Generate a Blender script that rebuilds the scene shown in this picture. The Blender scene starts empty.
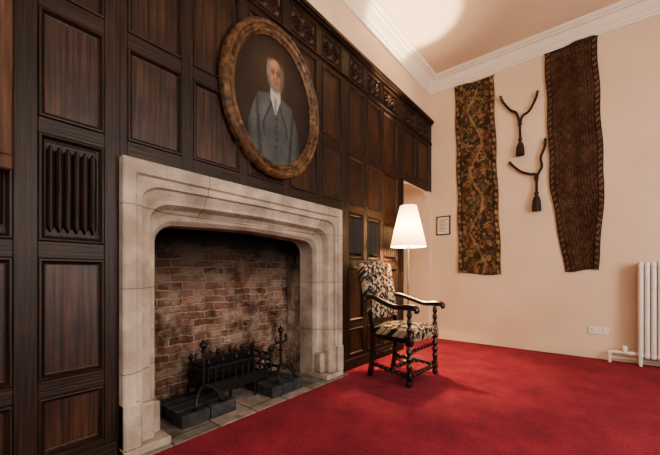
import bpy, math, random
import numpy as np
from mathutils import Vector, Matrix
random.seed(7); np.random.seed(7)
S=bpy.context.scene
COL=S.collection

# ------------------------------------------------------------------ materials
def new_mat(name):
    m=bpy.data.materials.new(name); m.use_nodes=True
    nt=m.node_tree; b=nt.nodes["Principled BSDF"]
    return m,nt,b
def N(nt,t,**k):
    n=nt.nodes.new(t)
    for a,v in k.items(): setattr(n,a,v)
    return n
def ramp(nt,stops):
    r=N(nt,"ShaderNodeValToRGB"); e=r.color_ramp.elements
    while len(e)<len(stops): e.new(0.5)
    for i,(p,c) in enumerate(stops):
        e[i].position=p; e[i].color=(c[0],c[1],c[2],1)
    return r
def coords(nt,scale=(1,1,1)):
    tc=N(nt,"ShaderNodeTexCoord"); mp=N(nt,"ShaderNodeMapping")
    mp.inputs["Scale"].default_value=scale
    nt.links.new(tc.outputs["Object"],mp.inputs["Vector"]); return mp
def noise_mat(name,c1,c2,scale=(1,1,1),ns=5,detail=6,rough=.6,bump=.1,bdist=.01,lo=.3,hi=.7,spec=.5,metal=0,bscale=None,stain=None,stain_amt=.5,joints=None):
    m,nt,b=new_mat(name); mp=coords(nt,scale)
    n=N(nt,"ShaderNodeTexNoise"); n.inputs["Scale"].default_value=ns; n.inputs["Detail"].default_value=detail
    nt.links.new(mp.outputs[0],n.inputs["Vector"])
    r=ramp(nt,[(lo,c1),(hi,c2)]); nt.links.new(n.outputs[0],r.inputs[0])
    out=r.outputs[0]
    if stain:
        mp2=coords(nt); s=N(nt,"ShaderNodeTexNoise"); s.inputs["Scale"].default_value=stain; s.inputs["Detail"].default_value=7; s.inputs["Roughness"].default_value=.65
        nt.links.new(mp2.outputs[0],s.inputs["Vector"]); rs=ramp(nt,[(.35,(1-stain_amt,)*3),(.62,(1,1,1))]); nt.links.new(s.outputs[0],rs.inputs[0])
        mx=N(nt,"ShaderNodeMix",data_type="RGBA",blend_type="MULTIPLY"); mx.inputs[0].default_value=1
        nt.links.new(out,mx.inputs[6]); nt.links.new(rs.outputs[0],mx.inputs[7]); out=mx.outputs[2]
    if joints:
        tc=N(nt,"ShaderNodeTexCoord"); sp=N(nt,"ShaderNodeSeparateXYZ"); nt.links.new(tc.outputs["Object"],sp.inputs[0])
        cb=N(nt,"ShaderNodeCombineXYZ"); nt.links.new(sp.outputs[1],cb.inputs[0]); nt.links.new(sp.outputs[2],cb.inputs[1])
        br=N(nt,"ShaderNodeTexBrick"); br.inputs["Scale"].default_value=1; br.inputs["Brick Width"].default_value=joints[0]; br.inputs["Row Height"].default_value=joints[1]; br.inputs["Mortar Size"].default_value=.003; br.offset=.5
        br.inputs["Color1"].default_value=(1,1,1,1); br.inputs["Color2"].default_value=(.86,.85,.83,1); br.inputs["Mortar"].default_value=(.5,.46,.42,1)
        nt.links.new(cb.outputs[0],br.inputs["Vector"])
        mx=N(nt,"ShaderNodeMix",data_type="RGBA",blend_type="MULTIPLY"); mx.inputs[0].default_value=1
        nt.links.new(out,mx.inputs[6]); nt.links.new(br.outputs[0],mx.inputs[7]); out=mx.outputs[2]
    nt.links.new(out,b.inputs["Base Color"])
    b.inputs["Roughness"].default_value=rough; b.inputs["Metallic"].default_value=metal
    b.inputs["Specular IOR Level"].default_value=spec
    if bump:
        n2=n
        if bscale:
            n2=N(nt,"ShaderNodeTexNoise"); n2.inputs["Scale"].default_value=bscale; n2.inputs["Detail"].default_value=5
            nt.links.new(mp.outputs[0],n2.inputs["Vector"])
        bp=N(nt,"ShaderNodeBump"); bp.inputs["Strength"].default_value=bump; bp.inputs["Distance"].default_value=bdist
        nt.links.new(n2.outputs[0],bp.inputs["Height"]); nt.links.new(bp.outputs[0],b.inputs["Normal"])
    return m
WD=(.006,.003,.0019); WL=(.050,.022,.0115)
m_woodv=noise_mat("oak_vertical",WD,WL,(30,30,1.1),3,10,.5,.5,.005,.32,.74,.35,stain=2.2)
m_woodh=noise_mat("oak_horizontal",WD,WL,(30,1.1,30),3,10,.5,.5,.005,.32,.74,.35,stain=2.2)
m_woodp=noise_mat("oak_panel",(.009,.0042,.0024),(.088,.036,.018),(24,24,.8),2.6,12,.45,.45,.004,.33,.74,.4,stain=3.2,stain_amt=.6)
m_woodold=noise_mat("oak_worn",(.04,.020,.012),(.12,.06,.035),(16,16,1),3,8,.6,.2,.003,spec=.2)
m_plaster=noise_mat("plaster_cream",(.62,.475,.345),(.69,.54,.40),(1,1,1),1.6,5,.85,.08,.01,.3,.7,.2,bscale=9)
m_ceil=noise_mat("plaster_ceiling",(.70,.54,.40),(.74,.58,.44),(1,1,1),1.2,3,.9,.03,.01,spec=.2)
m_cornice=noise_mat("cornice_white",(.72,.64,.54),(.77,.69,.59),(1,1,1),3,3,.7,0,spec=.3)
m_white=noise_mat("white_paint",(.70,.65,.58),(.76,.71,.64),(1,1,1),4,3,.45,0)
m_stone=noise_mat("limestone",(.29,.235,.185),(.53,.45,.37),(1,1,1),6,12,.88,.5,.012,.28,.68,.15,bscale=55,stain=2.4,stain_amt=.3,joints=(1.15,.46))
m_iron=noise_mat("cast_iron",(.006,.006,.007),(.022,.021,.022),(1,1,1),30,4,.5,.2,.003,metal=.5)
m_black=noise_mat("dark_bricks",(.010,.011,.013),(.045,.046,.05),(1,1,1),14,6,.65,.3,.006)
m_chairwood=noise_mat("ebonised_wood",(.006,.0035,.003),(.022,.011,.008),(1,1,1),14,5,.3,.05,.002,spec=.6)
m_gilt=noise_mat("aged_gilt",(.04,.020,.010),(.24,.13,.06),(1,1,1),26,7,.5,.5,.006,.32,.72,metal=.2,stain=7,stain_amt=.6)
m_rope=noise_mat("cord_dark",(.012,.006,.005),(.045,.022,.015),(1,1,1),60,3,.8,.4,.004)
m_brass=noise_mat("brass",(.20,.15,.09),(.38,.30,.2),(1,1,1),20,3,.3,0,metal=.9)
m_paper=noise_mat("paper",(.60,.52,.38),(.75,.68,.55),(1,1,9),9,2,.8,0)
m_dark=noise_mat("soot",(.003,.003,.003),(.012,.010,.009),(1,1,1),5,3,.95,0)

def carpet():
    m,nt,b=new_mat("carpet_crimson"); mp=coords(nt)
    n=N(nt,"ShaderNodeTexNoise"); n.inputs["Scale"].default_value=2.6; n.inputs["Detail"].default_value=9; n.inputs["Roughness"].default_value=.72
    n2=N(nt,"ShaderNodeTexNoise"); n2.inputs["Scale"].default_value=100; n2.inputs["Detail"].default_value=3
    mx=N(nt,"ShaderNodeMath",operation="ADD")
    for a in (n,n2): nt.links.new(mp.outputs[0],a.inputs["Vector"])
    nt.links.new(n.outputs[0],mx.inputs[0]); nt.links.new(n2.outputs[0],mx.inputs[1])
    r=ramp(nt,[(.39,(.105,.013,.022)),(.61,(.285,.036,.055))])
    h=N(nt,"ShaderNodeMath",operation="MULTIPLY"); h.inputs[1].default_value=.5
    nt.links.new(mx.outputs[0],h.inputs[0]); nt.links.new(h.outputs[0],r.inputs[0])
    nt.links.new(r.outputs[0],b.inputs["Base Color"]); b.inputs["Roughness"].default_value=.95
    b.inputs["Specular IOR Level"].default_value=.1
    b.inputs["Sheen Weight"].default_value=.08; b.inputs["Sheen Tint"].default_value=(1,.4,.45,1)
    bp=N(nt,"ShaderNodeBump"); bp.inputs["Strength"].default_value=.9; bp.inputs["Distance"].default_value=.01
    nt.links.new(n2.outputs[0],bp.inputs["Height"]); nt.links.new(bp.outputs[0],b.inputs["Normal"])
    return m
m_carpet=carpet()

def brick(name,pale=False):
    m,nt,b=new_mat(name)
    tc=N(nt,"ShaderNodeTexCoord"); sp=N(nt,"ShaderNodeSeparateXYZ"); nt.links.new(tc.outputs["Object"],sp.inputs[0])
    add=N(nt,"ShaderNodeMath",operation="ADD"); nt.links.new(sp.outputs[0],add.inputs[0]); nt.links.new(sp.outputs[1],add.inputs[1])
    cb=N(nt,"ShaderNodeCombineXYZ"); nt.links.new(add.outputs[0],cb.inputs[0]); nt.links.new(sp.outputs[2],cb.inputs[1])
    nz=N(nt,"ShaderNodeTexNoise"); nz.inputs["Scale"].default_value=8; nz.inputs["Detail"].default_value=5
    nt.links.new(tc.outputs["Object"],nz.inputs["Vector"])
    vm=N(nt,"ShaderNodeVectorMath",operation="SCALE"); vm.inputs["Scale"].default_value=.05
    nt.links.new(nz.outputs["Color"],vm.inputs[0])
    va=N(nt,"ShaderNodeVectorMath",operation="ADD"); nt.links.new(cb.outputs[0],va.inputs[0]); nt.links.new(vm.outputs[0],va.inputs[1])
    br=N(nt,"ShaderNodeTexBrick"); nt.links.new(va.outputs[0],br.inputs["Vector"])
    br.inputs["Scale"].default_value=1; br.inputs["Brick Width"].default_value=.19; br.inputs["Row Height"].default_value=.060
    br.inputs["Mortar Size"].default_value=.008; br.inputs["Mortar Smooth"].default_value=.4; br.inputs["Bias"].default_value=0
    br.inputs["Color1"].default_value=(.15,.062,.04,1); br.inputs["Color2"].default_value=(.38,.24,.175,1)
    br.inputs["Mortar"].default_value=(.40,.335,.27,1)
    if pale:
        br.inputs["Color1"].default_value=(.33,.23,.17,1); br.inputs["Color2"].default_value=(.48,.39,.31,1)
        br.inputs["Brick Width"].default_value=.5; br.inputs["Row Height"].default_value=.22
    n4=N(nt,"ShaderNodeTexNoise"); n4.inputs["Scale"].default_value=8; n4.inputs["Detail"].default_value=5
    nt.links.new(va.outputs[0],n4.inputs["Vector"]); r4=ramp(nt,[(.48,(0,0,0)),(.60,(1,1,1))]); nt.links.new(n4.outputs[0],r4.inputs[0])
    mp_=N(nt,"ShaderNodeMath",operation="MULTIPLY"); mp_.inputs[1].default_value=.5; nt.links.new(r4.outputs[0],mp_.inputs[0])
    mxp=N(nt,"ShaderNodeMix",data_type="RGBA"); nt.links.new(mp_.outputs[0],mxp.inputs[0]); nt.links.new(br.outputs["Color"],mxp.inputs[6]); mxp.inputs[7].default_value=(.40,.34,.28,1)
    n2=N(nt,"ShaderNodeTexNoise"); n2.inputs["Scale"].default_value=4.5; n2.inputs["Detail"].default_value=10; n2.inputs["Roughness"].default_value=.75
    nt.links.new(tc.outputs["Object"],n2.inputs["Vector"])
    r2=ramp(nt,[(.38,(.22,.185,.165)),(.59,(1.0,1.0,1.0))]); nt.links.new(n2.outputs[0],r2.inputs[0])
    mx=N(nt,"ShaderNodeMix",data_type="RGBA",blend_type="MULTIPLY"); mx.inputs[0].default_value=1
    nt.links.new(mxp.outputs[2],mx.inputs[6]); nt.links.new(r2.outputs[0],mx.inputs[7])
    md=N(nt,"ShaderNodeMath",operation="MULTIPLY_ADD"); md.inputs[1].default_value=.9
    nt.links.new(n2.outputs[0],md.inputs[0]); nt.links.new(sp.outputs[2],md.inputs[2])
    mr=N(nt,"ShaderNodeMapRange"); mr.inputs[1].default_value=1.25; mr.inputs[2].default_value=1.70
    nt.links.new(md.outputs[0],mr.inputs[0])
    mx2=N(nt,"ShaderNodeMix",data_type="RGBA"); nt.links.new(mr.outputs[0],mx2.inputs[0])
    nt.links.new(mx.outputs[2],mx2.inputs[6]); mx2.inputs[7].default_value=(.015,.012,.010,1)
    nt.links.new(mx2.outputs[2],b.inputs["Base Color"]); b.inputs["Roughness"].default_value=.95; b.inputs["Specular IOR Level"].default_value=.1
    hs=N(nt,"ShaderNodeMath",operation="MULTIPLY_ADD"); hs.inputs[1].default_value=-1.0
    n3=N(nt,"ShaderNodeTexNoise"); n3.inputs["Scale"].default_value=28; n3.inputs["Detail"].default_value=6
    nt.links.new(tc.outputs["Object"],n3.inputs["Vector"])
    nt.links.new(br.outputs["Fac"],hs.inputs[0]); nt.links.new(n3.outputs[0],hs.inputs[2])
    bp=N(nt,"ShaderNodeBump"); bp.inputs["Strength"].default_value=1; bp.inputs["Distance"].default_value=.025
    nt.links.new(hs.outputs[0],bp.inputs["Height"]); nt.links.new(bp.outputs[0],b.inputs["Normal"])
    return m
m_brick=brick("old_brick"); m_brickside=brick("rubble_side",True)

def slab():
    m,nt,b=new_mat("hearth_slabs"); tc=N(nt,"ShaderNodeTexCoord")
    br=N(nt,"ShaderNodeTexBrick"); nt.links.new(tc.outputs["Object"],br.inputs["Vector"])
    br.inputs["Scale"].default_value=1; br.inputs["Brick Width"].default_value=.42; br.inputs["Row Height"].default_value=.30; br.inputs["Mortar Size"].default_value=.006
    br.inputs["Color1"].default_value=(.19,.17,.15,1); br.inputs["Color2"].default_value=(.33,.285,.245,1); br.inputs["Mortar"].default_value=(.05,.045,.04,1)
    n=N(nt,"ShaderNodeTexNoise"); n.inputs["Scale"].default_value=9; n.inputs["Detail"].default_value=8
    nt.links.new(tc.outputs["Object"],n.inputs["Vector"]); r=ramp(nt,[(.3,(.4,.38,.36)),(.65,(1,1,1))]); nt.links.new(n.outputs[0],r.inputs[0])
    mx=N(nt,"ShaderNodeMix",data_type="RGBA",blend_type="MULTIPLY"); mx.inputs[0].default_value=1
    nt.links.new(br.outputs[0],mx.inputs[6]); nt.links.new(r.outputs[0],mx.inputs[7]); nt.links.new(mx.outputs[2],b.inputs["Base Color"])
    b.inputs["Roughness"].default_value=.75
    bp=N(nt,"ShaderNodeBump"); bp.inputs["Strength"].default_value=.4; bp.inputs["Distance"].default_value=.01
    nt.links.new(n.outputs[0],bp.inputs["Height"]); nt.links.new(bp.outputs[0],b.inputs["Normal"])
    return m
m_slab=slab()

def fabric():
    m,nt,b=new_mat("tapestry_upholstery")
    tc=N(nt,"ShaderNodeTexCoord"); sp=N(nt,"ShaderNodeSeparateXYZ"); nt.links.new(tc.outputs["Object"],sp.inputs[0])
    sub=N(nt,"ShaderNodeMath",operation="SUBTRACT"); nt.links.new(sp.outputs[2],sub.inputs[0]); nt.links.new(sp.outputs[0],sub.inputs[1])
    cb=N(nt,"ShaderNodeCombineXYZ"); nt.links.new(sp.outputs[1],cb.inputs[0]); nt.links.new(sub.outputs[0],cb.inputs[1])
    v=N(nt,"ShaderNodeTexVoronoi",feature="F1"); v.inputs["Scale"].default_value=34; v.inputs["Randomness"].default_value=.8
    nt.links.new(cb.outputs[0],v.inputs["Vector"])
    # per-cell colour: cream, grey-green, dark ink, rust
    sc=N(nt,"ShaderNodeSeparateColor"); nt.links.new(v.outputs["Color"],sc.inputs[0])
    r=ramp(nt,[(0,(.025,.022,.028)),(.28,(.42,.35,.26)),(.5,(.13,.14,.11)),(.62,(.35,.28,.20)),(.78,(.17,.075,.05)),(.88,(.03,.028,.035))]); r.color_ramp.interpolation='CONSTANT'
    nt.links.new(sc.outputs[0],r.inputs[0])
    # larger floral sprigs as dark rings
    v2=N(nt,"ShaderNodeTexVoronoi",feature="F1"); v2.inputs["Scale"].default_value=9; v2.inputs["Randomness"].default_value=.4; nt.links.new(cb.outputs[0],v2.inputs["Vector"])
    r2=ramp(nt,[(.0,(.5,.25,.18)),(.10,(.5,.25,.18)),(.14,(1.1,1.0,.9)),(.30,(1.1,1.05,.95)),(.36,(.3,.3,.32)),(.44,(.85,.85,.82))]); nt.links.new(v2.outputs["Distance"],r2.inputs[0])
    mx=N(nt,"ShaderNodeMix",data_type="RGBA",blend_type="MULTIPLY"); mx.inputs[0].default_value=1
    nt.links.new(r.outputs[0],mx.inputs[6]); nt.links.new(r2.outputs[0],mx.inputs[7])
    nt.links.new(mx.outputs[2],b.inputs["Base Color"]); b.inputs["Roughness"].default_value=.9; b.inputs["Specular IOR Level"].default_value=.1
    return m
m_fab=fabric()

def vcol_mat(name,rough=.9,nscale=90,namt=.5,spec=.2):
    m,nt,b=new_mat(name); a=N(nt,"ShaderNodeVertexColor"); a.layer_name="Col"
    mp=coords(nt); n=N(nt,"ShaderNodeTexNoise"); n.inputs["Scale"].default_value=nscale; n.inputs["Detail"].default_value=4
    nt.links.new(mp.outputs[0],n.inputs["Vector"]); r=ramp(nt,[(.3,(1-namt,)*3),(.7,(1.0,)*3)]); nt.links.new(n.outputs[0],r.inputs[0])
    mx=N(nt,"ShaderNodeMix",data_type="RGBA",blend_type="MULTIPLY"); mx.inputs[0].default_value=1
    nt.links.new(a.outputs[0],mx.inputs[6]); nt.links.new(r.outputs[0],mx.inputs[7]); nt.links.new(mx.outputs[2],b.inputs["Base Color"])
    b.inputs["Roughness"].default_value=rough; b.inputs["Specular IOR Level"].default_value=spec
    return m
m_paint=vcol_mat("oil_painting",.55,40,.25,.3); m_tap=vcol_mat("tapestry_weave",.95,120,.5,.1)

def shade_mat():
    m=bpy.data.materials.new("lampshade_fabric"); m.use_nodes=True; nt=m.node_tree; nt.nodes.clear()
    o=N(nt,"ShaderNodeOutputMaterial"); t=N(nt,"ShaderNodeBsdfTranslucent"); t.inputs[0].default_value=(.8,.64,.46,1)
    d=N(nt,"ShaderNodeBsdfDiffuse"); d.inputs[0].default_value=(.8,.72,.62,1)
    mx=N(nt,"ShaderNodeMixShader"); mx.inputs[0].default_value=.11
    nt.links.new(d.outputs[0],mx.inputs[1]); nt.links.new(t.outputs[0],mx.inputs[2])
    nt.links.new(mx.outputs[0],o.inputs[0]); return m
m_shade=shade_mat()

# ------------------------------------------------------------------ mesh builder
class MB:
    def __init__(s): s.v=[];s.f=[];s.m=[];s.mats=[]
    def mi(s,mat):
        if mat not in s.mats: s.mats.append(mat)
        return s.mats.index(mat)
    def add(s,vs,fs,mat):
        o=len(s.v); s.v+= [tuple(p) for p in vs]; k=s.mi(mat)
        for f in fs: s.f.append(tuple(i+o for i in f)); s.m.append(k)
    def box(s,x0,x1,y0,y1,z0,z1,mat,c=0,rot=None):
        if x1<x0:x0,x1=x1,x0
        if y1<y0:y0,y1=y1,y0
        if z1<z0:z0,z1=z1,z0
        if c<=0:
            vs=[(x,y,z) for x in(x0,x1) for y in(y0,y1) for z in(z0,z1)]
            fs=[(0,1,3,2),(4,6,7,5),(0,4,5,1),(2,3,7,6),(0,2,6,4),(1,5,7,3)]
        else:
            import bmesh
            bm=bmesh.new(); bmesh.ops.create_cube(bm,size=1)
            for v in bm.verts: v.co=Vector(((x0+x1)/2+v.co.x*(x1-x0),(y0+y1)/2+v.co.y*(y1-y0),(z0+z1)/2+v.co.z*(z1-z0)))
            bmesh.ops.bevel(bm,geom=list(bm.edges),offset=c,segments=2 if c>.01 else 1,affect='EDGES',profile=.5)
            bm.verts.index_update(); vs=[v.co.copy() for v in bm.verts]; fs=[[v.index for v in f.verts] for f in bm.faces]; bm.free()
        if rot: vs=[rot@Vector(p) for p in vs]
        s.add(vs,fs,mat)
    def lathe(s,prof,mat,base=(0,0,0),axis=(0,0,1),seg=16,cap=True):
        ax=Vector(axis).normalized(); t=Vector((1,0,0)) if abs(ax.x)<.9 else Vector((0,1,0))
        u=ax.cross(t).normalized(); w=ax.cross(u); b=Vector(base); vs=[];fs=[]
        for r,h in prof:
            for i in range(seg):
                a=2*math.pi*i/seg; vs.append(b+ax*h+u*(r*math.cos(a))+w*(r*math.sin(a)))
        for j in range(len(prof)-1):
            for i in range(seg):
                k=(i+1)%seg; fs.append((j*seg+i,j*seg+k,(j+1)*seg+k,(j+1)*seg+i))
        if cap:
            fs.append(tuple(range(seg))[::-1]); fs.append(tuple((len(prof)-1)*seg+i for i in range(seg)))
        s.add(vs,fs,mat)
    def tube(s,pts,r,mat,seg=8,flat=None,smooth=6):
        P=[Vector(p) for p in pts]; R=r if isinstance(r,(list,tuple)) else [r]*len(P)
        if smooth and len(P)>2:
            Q=[];RR=[]
            for i in range(len(P)-1):
                p0=P[max(i-1,0)];p1=P[i];p2=P[i+1];p3=P[min(i+2,len(P)-1)]
                for k in range(smooth):
                    t=k/smooth
                    Q.append(.5*((2*p1)+(-p0+p2)*t+(2*p0-5*p1+4*p2-p3)*t*t+(-p0+3*p1-3*p2+p3)*t**3)); RR.append(R[i]*(1-t)+R[i+1]*t)
            Q.append(P[-1]);RR.append(R[-1]);P,R=Q,RR
        vs=[];fs=[];prev=None
        for i,p in enumerate(P):
            d=(P[min(i+1,len(P)-1)]-P[max(i-1,0)]).normalized()
            if prev is None:
                t=Vector((0,0,1)) if abs(d.z)<.9 else Vector((1,0,0)); u=d.cross(t).normalized()
            else: u=(prev-d*prev.dot(d)).normalized()
            prev=u; w=d.cross(u)
            for k in range(seg):
                a=2*math.pi*(k+.5)/seg; fu=flat if flat else 1
                vs.append(p+u*(R[i]*math.cos(a)*fu)+w*(R[i]*math.sin(a)))
        for i in range(len(P)-1):
            for k in range(seg):
                q=(k+1)%seg; fs.append((i*seg+k,i*seg+q,(i+1)*seg+q,(i+1)*seg+k))
        fs.append(tuple(range(seg))[::-1]); fs.append(tuple((len(P)-1)*seg+k for k in range(seg)))
        s.add(vs,fs,mat)
    def grid(s,fn,nu,nv,mat):
        vs=[fn(i/nu,j/nv) for j in range(nv+1) for i in range(nu+1)]; W=nu+1
        fs=[(j*W+i,j*W+i+1,(j+1)*W+i+1,(j+1)*W+i) for j in range(nv) for i in range(nu)]
        s.add(vs,fs,mat)
    def obj(s,name,parent=None,smooth=False,loc=None,rotz=None,bevel=0,fix=True):
        me=bpy.data.meshes.new(name); me.from_pydata(s.v,[],s.f)
        for m in s.mats: me.materials.append(m)
        me.polygons.foreach_set("material_index",s.m); me.update()
        if fix:
            import bmesh
            bm=bmesh.new(); bm.from_mesh(me); bmesh.ops.recalc_face_normals(bm,faces=bm.faces); bm.to_mesh(me); bm.free()
        if smooth:
            for p in me.polygons: p.use_smooth=True
            try:
                me.set_sharp_from_angle(angle=math.radians(40))
            except Exception: pass
        o=bpy.data.objects.new(name,me); COL.objects.link(o)
        if parent: o.parent=parent
        if loc: o.location=loc
        if rotz: o.rotation_euler[2]=rotz
        return o
def empty(name,loc=(0,0,0),rotz=0):
    e=bpy.data.objects.new(name,None); COL.objects.link(e); e.location=loc; e.rotation_euler[2]=rotz; e.empty_display_size=.1; return e

# ------------------------------------------------------------------ room shell
CEIL=4.02; YB=5.0; XR=4.8; YF=-2.6
b=MB(); b.box(-.0,XR,YF,YB,-.1,0,m_carpet); b.obj("floor")
b=MB(); b.box(-.6,XR+.2,YF-.2,YB+.2,CEIL,CEIL+.1,m_ceil); b.obj("ceiling")
b=MB(); b.box(-.6,XR+.2,YB,YB+.2,-.1,CEIL,m_plaster); b.obj("wall_back")
AY0,AY1,AZ=4.0,4.88,2.26
b=MB()
b.box(-.3,-.03,YF,.70,-.1,CEIL,m_plaster)
b.box(-.3,-.03,.70,2.52,1.62,CEIL,m_plaster)
b.box(-.3,-.03,2.52,AY0,-.1,CEIL,m_plaster)
b.box(-.3,-.03,AY0,AY1,AZ,CEIL,m_plaster)
b.box(-.6,-.03,AY1,YB,-.1,CEIL,m_plaster)
b.box(-.6,-.5,AY0-.1,AY1,-.1,AZ+.2,m_plaster)
b.box(-.5,-.3,AY0-.1,AY0,-.1,AZ+.2,m_plaster)
b.box(-.5,-.3,AY0,AY1,AZ,AZ+.2,m_plaster)
b.box(-.5,0,AY0,AY1,-.1,0,m_carpet)
for s,yc in ((1,AY0),(-1,AY1)):
    n=8; r=.22; vs=[];fs=[]
    for xx in (-.45,-.03):
        vs.append((xx,yc,AZ))
        for i in range(n+1):
            a=math.pi/2*i/n; vs.append((xx,yc+s*(r-r*math.sin(a)),AZ-(r-r*math.cos(a))))
    k=n+2
    for i in range(n): fs+= [(0,1+i,2+i),(k,k+2+i,k+1+i),(1+i,k+1+i,k+2+i,2+i)]
    b.add(vs,fs,m_plaster)
b.box(-.03,0,AY1,YB,0,2.28,m_plaster)
b.obj("wall_left")
def wall_open(name,axis,pos,th,a0,a1,opens):
    b=MB(); z0,z1=opens[0][2],opens[0][3]
    def bx(p,q,zz0,zz1):
        if axis=='x': b.box(pos,pos+th,p,q,zz0,zz1,m_plaster)
        else: b.box(p,q,pos,pos+th,zz0,zz1,m_plaster)
    bx(a0,a1,-.1,z0); bx(a0,a1,z1,CEIL); c=a0
    for o in opens: bx(c,o[0],z0,z1); c=o[1]
    bx(c,a1,z0,z1); b.obj(name)
wr=[(-1.6,.2,.9,3.1),(1.2,3.2,.9,3.1)]; wf=[(1.2,3.6,.9,3.1)]
wall_open("wall_right",'x',XR,.2,YF-.2,YB,wr)
wall_open("wall_front",'y',YF-.2,.2,-.6,XR,wf)
def window(name,axis,pos,o):
    b=MB(); a0,a1,z0,z1=o
    def bx(p,q,zz0,zz1,d0=.08,d1=.13):
        if axis=='x': b.box(pos+d0,pos+d1,p,q,zz0,zz1,m_white)
        else: b.box(p,q,pos+d0,pos+d1,zz0,zz1,m_white)
    w=.06; bx(a0,a1,z0,z0+w);bx(a0,a1,z1-w,z1);bx(a0,a0+w,z0,z1);bx(a1-w,a1,z0,z1)
    n=3
    for i in range(1,n): y=a0+(a1-a0)*i/n; bx(y-.02,y+.02,z0,z1)
    for i in range(1,4): z=z0+(z1-z0)*i/4; bx(a0,a1,z-.015,z+.015,.09,.12)
    b.obj(name)
window("window_1",'x',XR,wr[0]); window("window_2",'x',XR,wr[1]); window("window_3",'y',YF-.2,wf[0])

def cornice(name,axis):
    prof=[(0,-.20),(.012,-.20),(.012,-.175),(.03,-.165),(.035,-.14),(.06,-.12),(.085,-.085),(.10,-.06),(.13,-.055),(.13,-.035),(.155,-.03),(.175,-.012),(.175,0)]
    b=MB(); vs=[];fs=[]; n=len(prof)
    for e in (0,1):
        for d,z in prof:
            if axis=='l': x0=-.03; vs.append((x0+d,(YB-d) if e else (YF),CEIL+z))
            elif axis=='b': vs.append((XR if e else -.03+d,YB-d,CEIL+z))
    for i in range(n-1): fs.append((i,i+1,n+i+1,n+i))
    b.add(vs,fs,m_cornice); b.obj(name)
cornice("trim_1",'l'); cornice("trim_2",'b')
b=MB(); b.box(.02,XR,YB-.018,YB,0,.10,m_plaster,.004); b.box(.02,XR,YB-.013,YB,.10,.125,m_plaster,.004); b.obj("baseboard_back")

# ------------------------------------------------------------------ oak panelling
b=MB()
BK=-.03
SZ0,SZ1=.650,2.59
rows_full=[(.14,.42),(.50,1.075),(1.155,1.66),(1.735,2.25),(2.335,2.99)]
FR=(3.07,3.31); TOP=3.37
def recess(y0,y1,z0,z1,kind):
    loops=[(0,0),(.004,.006),(.012,.007),(.018,-.004),(.024,-.012),(.03,-.014)]
    P=[]
    for o,x in loops: P+=[(x,y0+o,z0+o),(x,y1-o,z0+o),(x,y1-o,z1-o),(x,y0+o,z1-o)]
    fs=[]
    for i in range(len(loops)-1):
        for k in range(4):
            q=(k+1)%4; fs.append((i*4+k,i*4+q,i*4+4+q,i*4+4+k))
    b.add(P,fs,m_woodv)
    o=.03; a0,a1,c0,c1=y0+o,y1-o,z0+o,z1-o
    if kind=='plain':
        b.add([(-.014,a0,c0),(-.014,a1,c0),(-.014,a1,c1),(-.014,a0,c1)],[(0,1,2,3)],m_woodp)
    elif kind=='linen':
        nf=6
        def fn(u,v):
            h=.024*(abs(math.sin(math.pi*u*nf)))**.8-.006*(abs(math.sin(math.pi*u*nf))>.93)
            edge=min(v,1-v); wav=.03+.06*abs(math.cos(math.pi*u*nf))
            k=min(1,max(0,(edge-wav)/.012))
            return (-.022+h*k+.004*k,a0+(a1-a0)*u,c0+(c1-c0)*v)
        b.grid(fn,72,70,m_woodv)
    elif kind=='carve':
        L=(a1-a0); H=c1-c0
        def fn(u,v):
            y=u*L; z=(v-.5)*H
            cz=.30*H*math.sin(2*math.pi*u)
            d=abs(z-cz); h=max(0,1-d/.02)*.026
            for (cu,cv) in ((.25,-.08),(.75,.08)):
                r=math.hypot(y-cu*L,z-cv*H); an=math.atan2(z-cv*H,y-cu*L)
                pet=.050+.022*math.cos(5*an); h=max(h,.038*max(0,1-(r/pet)**4)*(.55+.45*math.cos(r*170)))
            for (cu,cv) in ((.07,.3),(.5,.33),(.5,-.33),(.93,-.3)):
                r=math.hypot((y-cu*L),z-cv*H); h=max(h,.026*max(0,1-(r/.038)**2))
            return (-.026+h,a0+L*u,c0+H*v)
        b.grid(fn,50,34,m_woodp)
def cols_region(cols,ya,yb,rows,kinds,z_lo,z_hi):
    ed=[ya]
    for c in cols: ed+=[c[0],c[1]]
    ed.append(yb)
    for i in range(0,len(ed),2): 
        if ed[i+1]-ed[i]>.001: b.box(BK,0,ed[i],ed[i+1],z_lo,z_hi,m_woodv,.0025)
    for c in cols:
        ze=[z_lo]
        for r in rows: ze+=[r[0],r[1]]
        ze.append(z_hi)
        for i in range(0,len(ze),2): b.box(BK,0,c[0],c[1],ze[i],ze[i+1],m_woodh,.0025)
        for r,k in zip(rows,kinds): recess(c[0],c[1],r[0],r[1],k)
K=['plain','plain','linen','plain','plain','carve']
ALL=rows_full+[FR]
colsL=[(-2.5,-2.12),(-2.04,-1.66),(-1.58,-1.2),(-1.12,-.80),(-.72,-.42),(-.34,-.12),(-.04,.235),(.318,.582)]
cols_region(colsL,YF,.654,ALL,K,0,TOP)
colsM=[(.69,.995),(1.07,1.42),(1.495,1.85),(1.925,2.27),(2.345,2.645)]
ALLM=[(1.735,2.25),(2.335,2.99),FR]
cols_region(colsM,.654,2.66,ALLM,['plain','plain','carve'],1.62,TOP)
colsR=[(2.78,3.06),(3.13,3.42),(3.49,3.86)]
b.box(BK,0,SZ1-.01,2.66,0,1.62,m_woodv)
cols_region(colsR,2.66,AY0-.02,ALL,K,0,TOP)
colsD=[(4.03,4.42),(4.49,4.90)]
cols_region(colsD,AY0-.02,YB,[(2.385,2.99),FR],['plain','carve'],2.28,TOP)
for z0,z1,d in ((3.36,3.40,.045),(3.34,3.36,.03),(3.03,3.05,.018)):
    b.box(BK,d,YF,YB-.005,z0,z1,m_woodh,.006)
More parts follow.
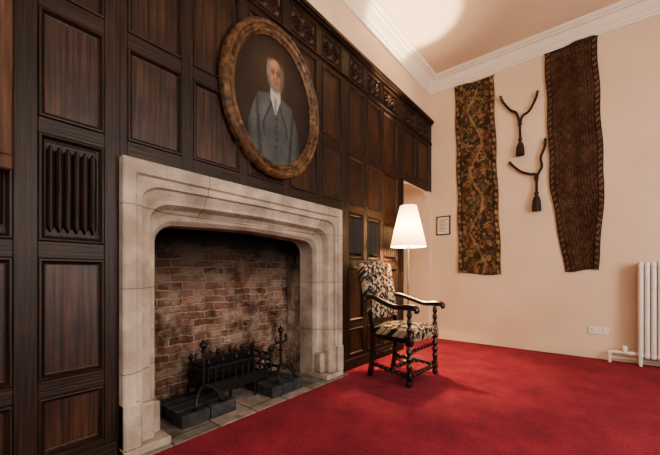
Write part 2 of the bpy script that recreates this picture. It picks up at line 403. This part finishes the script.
b.box(BK,.02,AY0-.02,AY0+.0,0,2.28,m_woodv,.004)
b.obj("oak_wall_panelling",smooth=False)
b=MB()
for a,c in ((YF,SZ0-.01),(SZ1+.01,AY0-.02)): b.box(0,.022,a,c,0,.11,m_woodh,.006)
b.obj("baseboard_left")
b=MB(); b.box(.047,.08,-.35,.225,1.44,2.7,m_woodold,.008); b.box(.08,.092,-.35,.225,1.44,1.5,m_woodold,.006); b.box(.08,.092,.17,.225,1.5,2.7,m_woodold,.006)
b.obj("wooden_shutter_board")

# ------------------------------------------------------------------ fireplace
fp=empty("stone_fireplace",(0,0,0))
YM=(SZ0+SZ1)/2; A0=(SZ1-SZ0)/2
def loop(w,x,ch,cv,r,top_extra=1.24):
    a=A0-w; T=1.635-w*top_extra-r
    pts=[(-a,0),(-a,T-cv)]
    for i in range(1,5):
        t=i/5
        px=-a+ch*(1-math.cos(t*math.pi/2)); pz=T-cv+cv*math.sin(t*math.pi/2); pts.append((px,pz))
    pts.append((-a+ch,T)); pts.append((-a*.4,T+r*.65)); pts.append((0,T+r))
    mir=[(-p,q) for p,q in pts[:-1]][::-1]
    return [(x,YM+p,q) for p,q in pts+mir]
Ls=[loop(0,-.03,.002,.002,0),loop(0,.052,.002,.002,0),loop(.008,.06,.002,.002,0),loop(.062,.06,.004,.004,0),loop(.070,.042,.03,.03,.0),
    loop(.098,.042,.11,.09,.01),loop(.104,.020,.12,.095,.01),loop(.125,.004,.13,.10,.012),loop(.142,-.006,.135,.10,.014),loop(.158,-.002,.14,.105,.015),
    loop(.166,-.025,.14,.105,.015),loop(.175,-.06,.14,.105,.018),loop(.195,-.085,.14,.105,.02),loop(.218,-.092,.14,.11,.022),loop(.226,-.105,.14,.11,.022),
    loop(.238,-.13,.14,.11,.024),loop(.238,-.30,.14,.11,.024)]
b=MB(); vs=[p for l in Ls for p in l]; n=len(Ls[0]); fs=[]
for i in range(len(Ls)-1):
    for k in range(n-1): fs.append((i*n+k,i*n+k+1,(i+1)*n+k+1,(i+1)*n+k))
b.add(vs,fs,m_stone)
for s in (-1,1):
    o=YM+s*A0; i_=YM+s*(A0-.25)
    b.box(-.29,.068,min(o,i_),max(o,i_),.006,.05,m_stone,.004)
    i2=YM+s*(A0-.09); b.box(-.02,.075,min(o,i2),max(o,i2),.05,.30,m_stone,.01)
    i3=YM+s*(A0-.175); b.box(-.06,.03,min(o,i3),max(o,i3),.05,.27,m_stone,.01)
    i4=YM+s*(A0-.232); b.box(-.14,-.03,min(o,i4),max(o,i4),.05,.24,m_stone,.01)
b.obj("surround",fp)
b=MB(); YL,YR=.86,2.385; XB=-.52; ZT=1.75
def bw(u,v): return (XB+.012*math.sin(u*9+v*5)+.02*v,YL+(YR-YL)*u,ZT*v)
b.grid(bw,24,30,m_brick)
b.grid(lambda u,v:(-.28+(XB+.28)*u,2.36+(YR-2.36)*u+.012*math.sin(v*14+u*6)*(1-u)*u*4,ZT*v),8,24,m_brickside)
b.grid(lambda u,v:(-.28+(XB+.28)*u,.87+(YL-.87)*u,ZT*v),4,6,m_brick)
b.box(XB,-.28,YL,YR,ZT-.02,ZT,m_dark); b.box(-.30,-.27,YL,YR,1.40,ZT,m_dark)
b.box(XB-.12,XB-.08,YL-.1,YR+.1,0,ZT+.05,m_dark)
b.obj("firebox",fp)
b=MB(); b.box(XB-.03,.10,SZ0+.0,SZ1+.03,-.02,.006,m_slab,.002); b.obj("hearth",fp)

def pier(name,x0,x1,y0,y1,nx,ny):
    b=MB(); dx=(x1-x0)/nx; dy=(y1-y0)/ny
    for i in range(nx):
        for j in range(ny):
            h=.006+.088+random.uniform(-.004,.004)
            b.box(x0+i*dx+.003,x0+(i+1)*dx-.003,y0+j*dy+.003,y0+(j+1)*dy-.003,.0065,h,m_black,.006)
    return b.obj(name)
pier("firebrick_pier",-.42,-.03,1.01,1.42,4,2)
pier("firebrick_pier.001",-.36,.02,1.72,2.07,2,3)
def andiron(name,x,y,z0,top):
    e=empty(name,(x,y,z0)); b=MB()
    H=top-z0
    b.tube([(0,0,.10),(0,0,H*.5),(0,0,H-.06)],[.012,.013,.011],m_iron,8)
    b.lathe([(.001,H-.085),(.019,H-.078),(.010,H-.064),(.014,H-.054),(.027,H-.036),(.023,H-.02),(.011,H-.008),(.005,H+.004),(0.0005,H+.01)],m_iron,seg=12)
    b.lathe([(.001,H*.52),(.019,H*.53),(.019,H*.56),(.001,H*.57)],m_iron)
    for s in (-1,1):
        b.tube([(0,0,H-.12),(0,s*.02,H-.138),(0,s*.052,H-.13),(0,s*.062,H-.10),(0,s*.046,H-.085)],[.009,.009,.008,.008,.006],m_iron,6)
    for s in (-1,1):
        b.tube([(0,0,.115),(.02,s*.035,.11),(.05,s*.075,.07),(.07,s*.095,.02),(.08,s*.108,.008)],[.013,.013,.012,.012,.011],m_iron,8)
        b.lathe([(.002,0),(.016,.001),(.016,.010),(.002,.012)],m_iron,(.08,s*.108,0))
    b.tube([(0,0,.10),(-.10,0,.09),(-.2,0,.085),(-.22,0,.04),(-.22,0,.002)],.012,m_iron,6)
    b.obj("ironwork",e,smooth=True); return e
andiron("andiron",-.13,1.215,.098,.535)
andiron("andiron.001",-.12,1.93,.098,.545)
e=empty("iron_fire_basket",(0,0,.006)); b=MB()
x0,x1,y0,y1=-.42,-.17,1.275,1.86
zb=.13
for (x,y) in ((x0,1.46),(x1,1.46),(x0,1.69),(x1,1.69)): b.tube([(x,y,0.001),(x,y,zb)],.011,m_iron,6,smooth=0)
for i in range(9): 
    y=y0+(y1-y0)*i/8; b.box(x0,x1,y-.007,y+.007,zb,zb+.014,m_iron)
for x in (x0,x1):
    b.box(x-.008,x+.008,y0,y1,zb-.012,zb+.004,m_iron); b.box(x-.007,x+.007,y0,y1,zb+.17,zb+.19,m_iron); b.box(x-.006,x+.006,y0,y1,zb+.055,zb+.068,m_iron)
for y in (y0,y1):
    for h in (.06,.115,.17): b.box(x0,x1,y-.006,y+.006,zb+h,zb+h+.014,m_iron)
nb=11
for i in range(nb):
    y=y0+(y1-y0)*i/(nb-1)
    for x in (x0,x1): b.tube([(x,y,zb),(x,y,zb+.19)],.0085,m_iron,6,smooth=0)
    if i%2==0:
        for x in (x0,x1): b.lathe([(.004,zb+.185),(.010,zb+.2),(.018,zb+.214),(.019,zb+.228),(.010,zb+.242),(.001,zb+.256)],m_iron,(x,y,0),seg=10)
for i in range(nb-1):
    ya=y0+(y1-y0)*i/(nb-1); yc=y0+(y1-y0)*(i+1)/(nb-1)
    b.tube([(x1,ya,zb+.12),(x1,(ya+yc)/2,zb+.155),(x1,yc,zb+.12)],.006,m_iron,6,smooth=4)
b.box(x1+.006,x1+.012,y0+.03,y1-.03,zb-.01,zb+.06,m_iron)
b.box(x0+.01,x0+.025,y0+.02,y1-.02,zb+.01,zb+.17,m_iron)
b.obj("grate",e,smooth=True)

# ------------------------------------------------------------------ oval portrait
pt=empty("oval_portrait_painting",(0,1.745,2.37))
prof=[(0,0),(0,.035),(.012,.05),(.028,.062),(.045,.058),(.052,.045),(.068,.040),(.082,.052),(.09,.05),(.098,.036),(.112,.026),(.112,.012)]
ns=128; OA,OB=.50,.605; vs=[];fs=[]
for (d,x) in prof:
    for i in range(ns):
        a=2*math.pi*i/ns
        bump=.004*math.cos(a*42) if .01<d<.05 or .06<d<.095 else 0
        vs.append((.008+x+bump,(OA-d)*math.cos(a),(OB-d)*math.sin(a)))
for j in range(len(prof)-1):
    for i in range(ns):
        k=(i+1)%ns; fs.append((j*ns+i,j*ns+k,(j+1)*ns+k,(j+1)*ns+i))
b=MB(); b.add(vs,fs,m_gilt); b.obj("gilt_frame",pt,smooth=True)
def sm(e0,e1,x):
    t=np.clip((x-e0)/(e1-e0),0,1); return t*t*(3-2*t)
def vnoise(X,Y,sc,seed=0):
    rs=np.random.RandomState(seed); G=rs.rand(64,64)
    x=X*sc; y=Y*sc; xi=np.floor(x).astype(int); yi=np.floor(y).astype(int); fx=x-xi; fy=y-yi
    fx=fx*fx*(3-2*fx); fy=fy*fy*(3-2*fy)
    g=lambda a,c:G[a%64,c%64]
    return (g(xi,yi)*(1-fx)+g(xi+1,yi)*fx)*(1-fy)+(g(xi,yi+1)*(1-fx)+g(xi+1,yi+1)*fx)*fy
def fbm(X,Y,sc,seed=0): return sum(vnoise(X,Y,sc*2**i,seed+i)/2**(i+1) for i in range(4))
def colored_grid(name,parent,P,C,mat,nu,nv,flip=False):
    W=nu+1
    fs=[(j*W+i,j*W+i+1,(j+1)*W+i+1,(j+1)*W+i) for j in range(nv) for i in range(nu)]
    me=bpy.data.meshes.new(name); me.from_pydata([tuple(p) for p in P],[],fs); me.materials.append(mat)
    ca=me.color_attributes.new(name="Col",type='FLOAT_COLOR',domain='POINT')
    ca.data.foreach_set("color",np.concatenate([C,np.ones((len(C),1))],1).astype(np.float32).ravel())
    for p in me.polygons: p.use_smooth=True
    o=bpy.data.objects.new(name,me); COL.objects.link(o)
    if parent: o.parent=parent
    return o
def disc():
    nu=180; nv=220
    U,V=np.meshgrid(np.linspace(-1,1,nu+1),np.linspace(-1,1,nv+1))
    ex=U*np.sqrt(1-V*V/2); ey=V*np.sqrt(1-U*U/2)
    X=(ex*.392).ravel(); Y=(ey*.497).ravel()
    return X,Y,nu,nv
X,Y,nu,nv=disc()
C=np.zeros((len(X),3)); nz=fbm(X+3,Y+3,7,1)
C[:]=np.array([.020,.012,.0075])
C*=(0.5+1.3*nz)[:,None]; C+=np.array([.030,.018,.010])*np.exp(-(((X+.02)/.22)**2+((Y-.2)/.26)**2))[:,None]
def mixc(mask,col,var=.25):
    global C
    c=np.array(col)[None,:]*(1-var+2*var*nz)[:,None]; C=C*(1-mask[:,None])+c*mask[:,None]
def ell(cx,cy,rx,ry,soft=.06,ang=0):
    ca,sa=math.cos(ang),math.sin(ang); dx=X-cx;dy=Y-cy
    d=np.sqrt(((dx*ca+dy*sa)/rx)**2+((-dx*sa+dy*ca)/ry)**2); return 1-sm(1-soft,1+soft,d)
hx=.0
a_=np.abs(X-hx)
sh=.055-.30*np.clip(a_-.04,0,1)-2.1*np.clip(a_-.17,0,1)**1.3*2.2
body=(1-sm(-.01,.01,Y-sh))*(1-sm(-.008,.012,a_-(.262-.05*np.clip(-Y-.2,0,1))))
mixc(body,(.070,.075,.075),.45)
mixc(body*(1-sm(.0,.03,np.abs(a_-.175-.10*(Y+.2))))*.8,(.016,.017,.018))
mixc(body*sm(.19,.26,X-hx)*.7,(.016,.016,.016)); mixc(body*sm(.2,.27,hx-X)*.5,(.025,.025,.025))
mixc(body*ell(-.10,-.10,.05,.1,.6)*.45,(.125,.13,.125))
mixc(body*ell(-.21,-.16,.025,.13,.7)*.4,(.115,.12,.115))
lw=.02+.10*np.clip((.03-Y)/.22,0,1)
lap=body*(1-sm(.0,.010,np.abs(a_-lw)-.004))*(Y<.03)*(Y>-.26)
mixc(lap*.9,(.016,.016,.018))
mixc(body*(a_<lw)*(Y>-.3)*.4,(.045,.048,.05),.3)
mixc(body*(1-sm(0,.005,np.abs(X-hx-.004)))*(Y<-.10)*.9,(.016,.016,.018))
for k in range(5): mixc(ell(hx+.014,-.13-.055*k,.008,.008,.3),(.012,.011,.011))
tri=(1-sm(.0,.008,a_-(.048*np.clip((Y+.10)/.12,0,1))))*(Y>-.10)*(Y<.10)
mixc(tri,(.36,.34,.30)); mixc((1-sm(.0,.006,a_-.009))*(Y>-.09)*(Y<.03)*.7,(.10,.09,.085))
mixc(ell(hx,.205,.090,.125,.10),(.13,.11,.09))
mixc(ell(hx-.074,.215,.014,.028,.3),(.22,.105,.065)); mixc(ell(hx+.074,.215,.014,.028,.3),(.13,.065,.04))
mixc(ell(hx,.222,.067,.112,.08),(.29,.15,.09))
mixc(ell(hx-.015,.295,.040,.03,.9)*.7,(.38,.22,.145))
mixc(ell(hx+.055,.22,.03,.11,.9)*.65,(.10,.045,.03))
mixc(ell(hx-.070,.25,.018,.065,.4)*.85,(.17,.15,.125)); mixc(ell(hx+.070,.25,.018,.065,.4)*.85,(.11,.095,.08))
for s in (-1,1):
    mixc(ell(hx+s*.028,.226,.021,.015,.5)*.8,(.095,.042,.028)); mixc(ell(hx+s*.028,.224,.011,.005,.3),(.26,.22,.19)); mixc(ell(hx+s*.028,.224,.0055,.0055,.3),(.012,.01,.01))
    mixc(ell(hx+s*.029,.247,.022,.005,.5),(.10,.075,.055)); mixc(ell(hx+s*.04,.19,.018,.02,.8)*.5,(.36,.14,.085))
mixc(ell(hx+.006,.203,.010,.033,.5)*.6,(.16,.07,.045)); mixc(ell(hx-.003,.205,.007,.03,.5)*.8,(.42,.23,.15)); mixc(ell(hx,.178,.017,.008,.5)*.8,(.22,.095,.06))
bd=np.maximum(ell(hx,.128,.055,.056,.35),ell(hx,.16,.036,.014,.3)); bd=bd*(.65+.3*np.sin(X*600+Y*90))
mixc(bd,(.17,.145,.12)); mixc(ell(hx,.147,.019,.006,.4),(.16,.06,.045))
Pm=np.stack([np.full_like(X,.022),X,Y],1)
colored_grid("canvas",pt,Pm,C,m_paint,nu,nv)

# ------------------------------------------------------------------ tapestries
def hanging(name,prof,z0,z1,kind,seed,gain):
    nu,nv=120,600
    u,v=np.meshgrid(np.linspace(0,1,nu+1),np.linspace(0,1,nv+1)); u=u.ravel(); v=v.ravel()
    z=z0+(z1-z0)*v; zs=[p[0] for p in prof]
    xl=np.interp(z,zs,[p[1] for p in prof]); xr=np.interp(z,zs,[p[2] for p in prof])
    x=xl+(xr-xl)*u; x+= .006*np.sin(z*9+seed)
    z=z+.015*np.sin(u*5+seed)*((v<.01)|(v>.99))
    y=YB-.02-.008*np.sin(u*9+z*1.3+seed)-.004*np.sin(u*23)
    w=(xr-xl); s=u*w; n1=fbm(s+seed,z,14,seed); n2=fbm(s+2,z+seed,5,seed+5)
    n3=fbm(s+5,z+seed,30,seed+9)
    C=np.zeros((len(u),3))
    def mix(m,c,var=.5):
        nonlocal C
        cc=np.array(c)[None,:]*(1-var+2*var*n1)[:,None]; C=C*(1-m[:,None])+cc*m[:,None]
    if kind==1:
        mix(np.ones_like(u),(.060,.036,.023))
        # dense brocade: small leaf forms in two golds, broken ground, plus wandering stems
        mix(sm(.50,.56,n3),(.22,.145,.075)); mix(sm(.58,.64,n1)*.8,(.14,.05,.032)); mix(sm(.56,.62,fbm(s+9,z+2,20,33))*.8,(.09,.08,.045))
        cx=.5*w+.08*np.sin(z*7)+.10*(n2-.5); d=np.abs(s-cx); mix((1-sm(.008,.018,d))*.7,(.27,.18,.095))
        for k in range(22):
            zc=z0+.08+k*.127+.03*math.sin(k*2.3); sx=.5*w+(.10 if k%2 else -.10)+.03*math.sin(k*1.7); r=np.hypot(s-sx,z-zc)+.04*(n1-.5); an=np.arctan2(z-zc,s-sx)
            pet=.034+.014*np.cos(5*an+k); mix((1-sm(pet-.008,pet+.008,r))*.7,(.27,.175,.095) if k%3 else (.15,.055,.038)); mix((1-sm(.008,.014,r))*.8,(.04,.024,.018))
        bd=np.minimum(s,w-s); mix((bd<.06)*1.0,(.13,.075,.043)); q=(np.sin(z*75)+np.sin(z*31+s*60))*.5
        mix((bd<.055)*(bd>.012)*sm(.1,.4,q),(.27,.18,.095)); mix((bd<.055)*(bd>.012)*sm(.3,.6,-q),(.055,.032,.024)); mix(((bd>.055)&(bd<.066))*1.0,(.03,.018,.012))
    else:
        mix(np.ones_like(u),(.050,.025,.017))
        a=(s*1.0); q=np.cos(a*2*math.pi/.085)*np.cos(z*2*math.pi/.12)+.5*(n3-.5); mix(sm(.25,.5,q)*.7,(.13,.078,.045)); mix(sm(.25,.5,-q)*.7,(.10,.042,.03)); mix(sm(.7,.85,np.abs(q)),(.028,.016,.014))
        m2=np.cos((a+z)*2*math.pi/.06)*np.cos((a-z)*2*math.pi/.06); mix(sm(.6,.8,m2)*.6,(.19,.125,.07))
        zz=np.mod(z,.62); mix(((zz<.05))*.5,(.12,.07,.04)); mix(((zz>.015)&(zz<.035))*sm(0,.4,np.sin(s*150))*.9,(.04,.02,.015))
        bd=np.minimum(s,w-s); mix((bd<.055)*1.0,(.06,.03,.02)); mix((bd<.048)*(bd>.01)*sm(.2,.5,np.sin(z*85+np.sin(s*120))),(.15,.095,.053)); mix(((bd>.05)&(bd<.06))*1.0,(.025,.014,.01))
        mix(sm(.52,.66,n2)*.3,(.10,.055,.035))
    C*=gain
    P=np.stack([x,y,z],1)
    e=empty(name,(0,0,0)); colored_grid("cloth",e,P,C,m_tap,nu,nv)
    b=MB(); b.tube([(prof[-1][1]-.01,YB-.012,z1-.01),(prof[-1][2]+.01,YB-.012,z1-.01)],.008,m_rope,6,smooth=0); b.obj("rod",e)
hanging("wall_tapestry",[(1.0,.425,1.0),(3.78,.365,.90)],1.0,3.79,1,1,1.25)
hanging("wall_tapestry.001",[(1.04,1.71,2.03),(1.5,1.645,2.065),(2.07,1.56,2.09),(3.82,1.50,2.02)],1.04,3.83,2,4,1.15)

# ------------------------------------------------------------------ tasselled cords
def tassel(b,x,y,z,L):
    b.lathe([(.004,0),(.014,-.01),(.026,-.03),(.024,-.05),(.014,-.062),(.022,-.07),(.032,-.09),(.040,-.13),(.046,-L+.02),(.049,-L),(.002,-L+.004)],m_rope,(x,y,z),seg=18)
    for i in range(18):
        a=2*math.pi*i/18; b.tube([(x+.018*math.cos(a),y+.016*math.sin(a)*.7,z-.07),(x+.041*math.cos(a),y+.03*math.sin(a),z-.13),(x+.049*math.cos(a),y+.033*math.sin(a),z-L-.01)],.004,m_rope,5,smooth=2)
def rope(b,pts,r=.014):
    P=[Vector(p) for p in pts]; Q=[]
    for i in range(len(P)-1):
        p0=P[max(i-1,0)];p1=P[i];p2=P[i+1];p3=P[min(i+2,len(P)-1)]
        for k in range(16):
            t=k/16; Q.append(.5*((2*p1)+(-p0+p2)*t+(2*p0-5*p1+4*p2-p3)*t*t+(-p0+3*p1-3*p2+p3)*t**3))
    Q.append(P[-1])
    for ph in (0,math.pi):
        T=[]
        L=0
        for i,q in enumerate(Q):
            if i: L+=(q-Q[i-1]).length
            d=(Q[min(i+1,len(Q)-1)]-Q[max(i-1,0)]).normalized(); u=d.cross(Vector((0,1,0))).normalized(); w=Vector((0,1,0))
            a=L*110+ph; T.append(q+u*(r*.5*math.cos(a))+w*(r*.5*math.sin(a)))
        b.tube(T,r*.75,m_rope,6,smooth=0)
Yc=YB-.035
b=MB()
for hx_,hz_ in ((1.0,3.42),(1.415,3.33)): b.lathe([(.012,0),(.012,.02),(.02,.03),(.02,.04),(.004,.045)],m_brass,(hx_,YB-.001,hz_),(0,-1,0))
rope(b,[(.99,Yc,3.45),(1.02,Yc,3.36),(1.11,Yc,3.22),(1.18,Yc,3.16),(1.222,Yc,3.02)])
rope(b,[(1.425,Yc,3.37),(1.40,Yc,3.27),(1.33,Yc,3.14),(1.26,Yc,3.10),(1.226,Yc,3.02)])
b.lathe([(.004,0),(.022,-.015),(.027,-.04),(.022,-.06),(.004,-.075)],m_rope,(1.224,Yc,3.04))
rope(b,[(1.224,Yc,2.98),(1.225,Yc,2.9),(1.23,Yc,2.80)],.014); tassel(b,1.23,Yc-.016,2.82,.24)
b.obj("tasselled_cord",smooth=True)
b=MB()
for hx_,hz_ in ((1.11,2.49),(1.50,2.69)): b.lathe([(.012,0),(.012,.02),(.02,.03),(.02,.04),(.004,.045)],m_brass,(hx_,YB-.001,hz_),(0,-1,0))
rope(b,[(1.10,Yc,2.52),(1.14,Yc,2.46),(1.24,Yc,2.36),(1.34,Yc,2.31),(1.405,Yc,2.29),(1.41,Yc,2.22)])
rope(b,[(1.51,Yc,2.73),(1.50,Yc,2.62),(1.46,Yc,2.50),(1.47,Yc,2.38),(1.425,Yc,2.28),(1.415,Yc,2.2)])
b.lathe([(.004,0),(.022,-.015),(.027,-.04),(.022,-.06),(.004,-.075)],m_rope,(1.413,Yc,2.28))
rope(b,[(1.414,Yc,2.22),(1.414,Yc,2.13),(1.416,Yc,2.04)],.014); tassel(b,1.416,Yc-.016,2.08,.26)
b.obj("tasselled_cord.001",smooth=True)

b=MB(); y=YB-.001
x0,x1,z0,z1=.085,.30,1.60,1.89; w=.016
b.box(x0,x1,y-.02,y,z0,z0+w,m_chairwood,.003);b.box(x0,x1,y-.02,y,z1-w,z1,m_chairwood,.003);b.box(x0,x0+w,y-.02,y,z0,z1,m_chairwood,.003);b.box(x1-w,x1,y-.02,y,z0,z1,m_chairwood,.003)
b.box(x0+w,x1-w,y-.008,y,z0+w,z1-w,m_paper)
for i in range(9):
    zz=z1-.06-i*.022; b.box(x0+.04,x1-.04-.03*(i%3),y-.009,y-.008,zz,zz+.006,m_chairwood)
b.obj("framed_notice")
b=MB(); b.box(1.935,2.125,YB-.012,YB-.0005,.29,.378,m_white,.004)
for xx in (1.96,2.06):
    b.box(xx+.008,xx+.016,YB-.014,YB-.011,.335,.35,m_dark); b.box(xx,xx+.006,YB-.014,YB-.011,.312,.322,m_dark); b.box(xx+.018,xx+.024,YB-.014,YB-.011,.312,.322,m_dark); b.box(xx+.004,xx+.02,YB-.017,YB-.011,.358,.37,m_white,.002)
b.obj("wall_socket")
e=empty("column_radiator",(0,0,0)); b=MB(); ry=YB-.11
for i in range(16):
    x=2.385+i*.050
    for dy in (-.04,0,.04):
        b.tube([(x,ry+dy,.14),(x,ry+dy,1.08)],.022,m_white,10,smooth=0)
    for zz in (.12,1.10):
        b.box(x-.0235,x+.0235,ry-.062,ry+.062,zz-.032,zz+.032,m_white,.02)
    if i in (0,15):
        for dy in (-.04,.04): b.box(x-.015,x+.015,ry+dy-.012,ry+dy+.012,0,.1,m_white,.004)
b.tube([(2.385,ry,.12),(3.13,ry,.12)],.024,m_white,10,smooth=0); b.tube([(2.385,ry,1.10),(3.13,ry,1.10)],.024,m_white,10,smooth=0)
b.obj("sections",e,smooth=True)
b=MB(); b.tube([(2.38,ry,.12),(2.30,ry,.12),(2.16,ry,.12),(2.13,ry,.10),(2.13,ry,.0)],.016,m_white,8); b.lathe([(.024,0),(.024,.05),(.016,.055)],m_white,(2.29,ry,.12),(1,0,0))
b.lathe([(.006,0),(.024,.01),(.027,.05),(.022,.075),(.004,.08)],m_white,(2.255,ry,.12),(0,0,1)); b.tube([(2.13,YB-.04,.045),(3.2,YB-.04,.045)],.011,m_white,8,smooth=0)
b.obj("pipe_and_valve",e,smooth=True)

# ------------------------------------------------------------------ floor lamp
LX,LY=.30,3.55
e=empty("floor_lamp",(LX,LY,0)); b=MB()
b.lathe([(.145,0),(.145,.012),(.135,.02),(.05,.03),(.02,.045),(.014,.06)],m_brass,seg=32)
b.lathe([(.010,.05),(.010,1.30),(.02,1.31),(.02,1.36),(.012,1.37)],m_brass,seg=12)
for a in range(3):
    t=2*math.pi*a/3; b.tube([(0,0,1.36),(.09*math.cos(t),.09*math.sin(t),1.45),(.098*math.cos(t),.098*math.sin(t),1.795)],.002,m_brass,4,smooth=0)
b.obj("stand",e,smooth=True)
b=MB(); n=48; vs=[];fs=[]
for j in range(7):
    t=j/6; r=.205+(.095-.205)*t; z=1.32+.48*t
    for i in range(n):
        a=2*math.pi*i/n; rr=r*(1+.012*math.cos(a*24)); vs.append((rr*math.cos(a),rr*math.sin(a),z))
for j in range(6):
    for i in range(n): k=(i+1)%n; fs.append((j*n+i,j*n+k,j*n+n+k,j*n+n+i))
b.add(vs,fs,m_shade); b.obj("shade",e,smooth=True)
l=bpy.data.lights.new("bulb",'POINT'); l.energy=125; l.color=(1,.72,.45); l.shadow_soft_size=.03
o=bpy.data.objects.new("bulb",l); COL.objects.link(o); o.parent=e; o.location=(0,0,1.53)
l=bpy.data.lights.new("added_uplight",'SPOT'); l.energy=800; l.color=(1,.78,.54); l.shadow_soft_size=.03; l.spot_size=math.radians(30); l.spot_blend=.45  # extra upward spot, added inside the shade to brighten the ceiling hotspot
o=bpy.data.objects.new("added_uplight",l); COL.objects.link(o); o.parent=e; o.location=(0,0,1.60); o.rotation_euler=(math.pi,0,0)

# ------------------------------------------------------------------ armchair
ch=empty("upholstered_armchair",(.535,2.95,0),math.radians(-2))
b=MB()
def turned(b,p,q,r,mat,n=4,ends=.03):
    P=Vector(p);Q=Vector(q);L=(Q-P).length; prof=[(r*.6,0)]
    prof.append((r*.75,ends)); m=(L-2*ends)/n
    for i in range(n):
        for k in range(1,7):
            t=k/6; prof.append((r*(.5+.5*math.sin(math.pi*t)),ends+m*(i+t)))
    prof+= [(r*.75,L-ends),(r*.6,L)]
    b.lathe(prof,mat,P,(Q-P),14)
for s in (-1,1):
    y=s*.272
    b.lathe([(.016,0),(.026,.012),(.028,.03),(.018,.05),(.02,.06)],m_chairwood,(.205,y,0))
    b.box(.18,.23,y-.025,y+.025,.055,.13,m_chairwood,.004)
    turned(b,(.205,y,.13),(.205,y,.36),.027,m_chairwood,3,.02)
    b.box(.178,.232,y-.027,y+.027,.36,.45,m_chairwood,.004)
    turned(b,(.205,y,.45),(.205,y,.69),.024,m_chairwood,3,.02)
    yb=s*.225
    b.tube([(-.245,yb,0),(-.225,yb,.12),(-.205,yb,.35),(-.21,yb,.50),(-.27,yb*1.04,.80),(-.335,yb*1.06,1.08)],[.026,.026,.028,.028,.026,.022],m_chairwood,4,smooth=5)
    turned(b,(.205,y,.09),(-.225,yb,.13),.021,m_chairwood,6,.03)
    b.tube([(-.262,yb*1.05,.78),(-.18,s*.255,.775),(-.05,s*.285,.735),(.08,s*.29,.70),(.20,s*.283,.705),(.265,s*.283,.70),(.285,s*.283,.678),(.268,s*.283,.662)],[.020,.022,.023,.024,.028,.027,.022,.014],m_chairwood,10,flat=1.25,smooth=6)
    b.tube([(.205,y*.98,.405),(-.205,yb,.405)],.03,m_chairwood,4,smooth=0)
turned(b,(.205,-.272,.09),(.205,.272,.09),.022,m_chairwood,7,.03)
turned(b,(.19,-.272,.30),(.19,.272,.30),.018,m_chairwood,7,.03)
turned(b,(-.01,-.25,.11),(-.01,.25,.11),.02,m_chairwood,6,.03)
turned(b,(-.22,-.225,.2),(-.22,.225,.2),.018,m_chairwood,6,.03)
b.obj("wooden_frame",ch,smooth=True)
import bmesh
def cushion(name,fn,sub=1):
    bm=bmesh.new(); bmesh.ops.create_cube(bm,size=2); bmesh.ops.subdivide_edges(bm,edges=list(bm.edges),cuts=7,use_grid_fill=True)
    for v in bm.verts:
        x,y,z=v.co; v.co=Vector(fn(x,y,z))
    me=bpy.data.meshes.new(name); bm.to_mesh(me); bm.free(); me.materials.append(m_fab)
    for p in me.polygons: p.use_smooth=True
    o=bpy.data.objects.new(name,me); COL.objects.link(o); o.parent=ch
    m=o.modifiers.new("s","SUBSURF"); m.levels=sub; m.render_levels=1
    return o
def seatf(x,y,z):
    hw=.238+.045*(x+1)/2; Z=.448+z*.060
    if z>0: Z+=.03*(1-x*x)*(1-y*y)
    k=1-.03*(abs(z)**2)
    return (.008+.240*x*k, hw*y*k+0, Z-.012*(x*x*x*x+y*y*y*y)*max(z,0))
cushion("seat",seatf)
def backf(x,y,z):
    h=.56+(z+1)/2*.545; ax=-.215-(h-.5)*.205; hw=.245+.032*(z+1)/2
    top=.022*math.cos(y*math.pi/2)*max(0,z) if z>0 else 0
    k=1-.04*x*x
    return (ax+.042*x*(1+.3*(1-y*y)*(1-z*z)), hw*y*k, h+top+ (0.012*abs(y)**4 if z>.9 else 0))
cushion("back_rest",backf)

# ------------------------------------------------------------------ lights
def area(name,loc,target,sx,sy,en,col):
    l=bpy.data.lights.new(name,'AREA'); l.shape='RECTANGLE'; l.size=sx; l.size_y=sy; l.energy=en; l.color=col
    o=bpy.data.objects.new(name,l); COL.objects.link(o); o.location=loc
    o.rotation_euler=(Vector(target)-Vector(loc)).to_track_quat('-Z','Y').to_euler(); return o
area("daylight_1",(XR+.3,2.2,2.0),(0,2.4,1.4),2.0,2.2,205,(1,.93,.86))
area("daylight_2",(XR+.3,-.7,2.0),(0,1.0,1.2),1.8,2.2,100,(1,.93,.86))
area("daylight_3",(2.4,YF-.3,2.0),(2.2,3,1.0),2.4,2.2,95,(1,.93,.86))
w=bpy.data.worlds.new("World"); S.world=w; w.use_nodes=True
bg=w.node_tree.nodes["Background"]; bg.inputs[0].default_value=(.8,.85,.95,1); bg.inputs[1].default_value=.5
S.view_settings.view_transform='AgX'
try: S.view_settings.look='AgX - Medium High Contrast'
except Exception: pass

# ------------------------------------------------------------------ camera
c=bpy.data.cameras.new("Camera"); co=bpy.data.objects.new("Camera",c); COL.objects.link(co)
c.sensor_width=36; c.lens=17.78; c.shift_y=.0705; c.clip_start=.05
co.location=(2.0,0,1.0); co.rotation_euler=(math.radians(90),0,math.radians(39.1))
S.camera=co
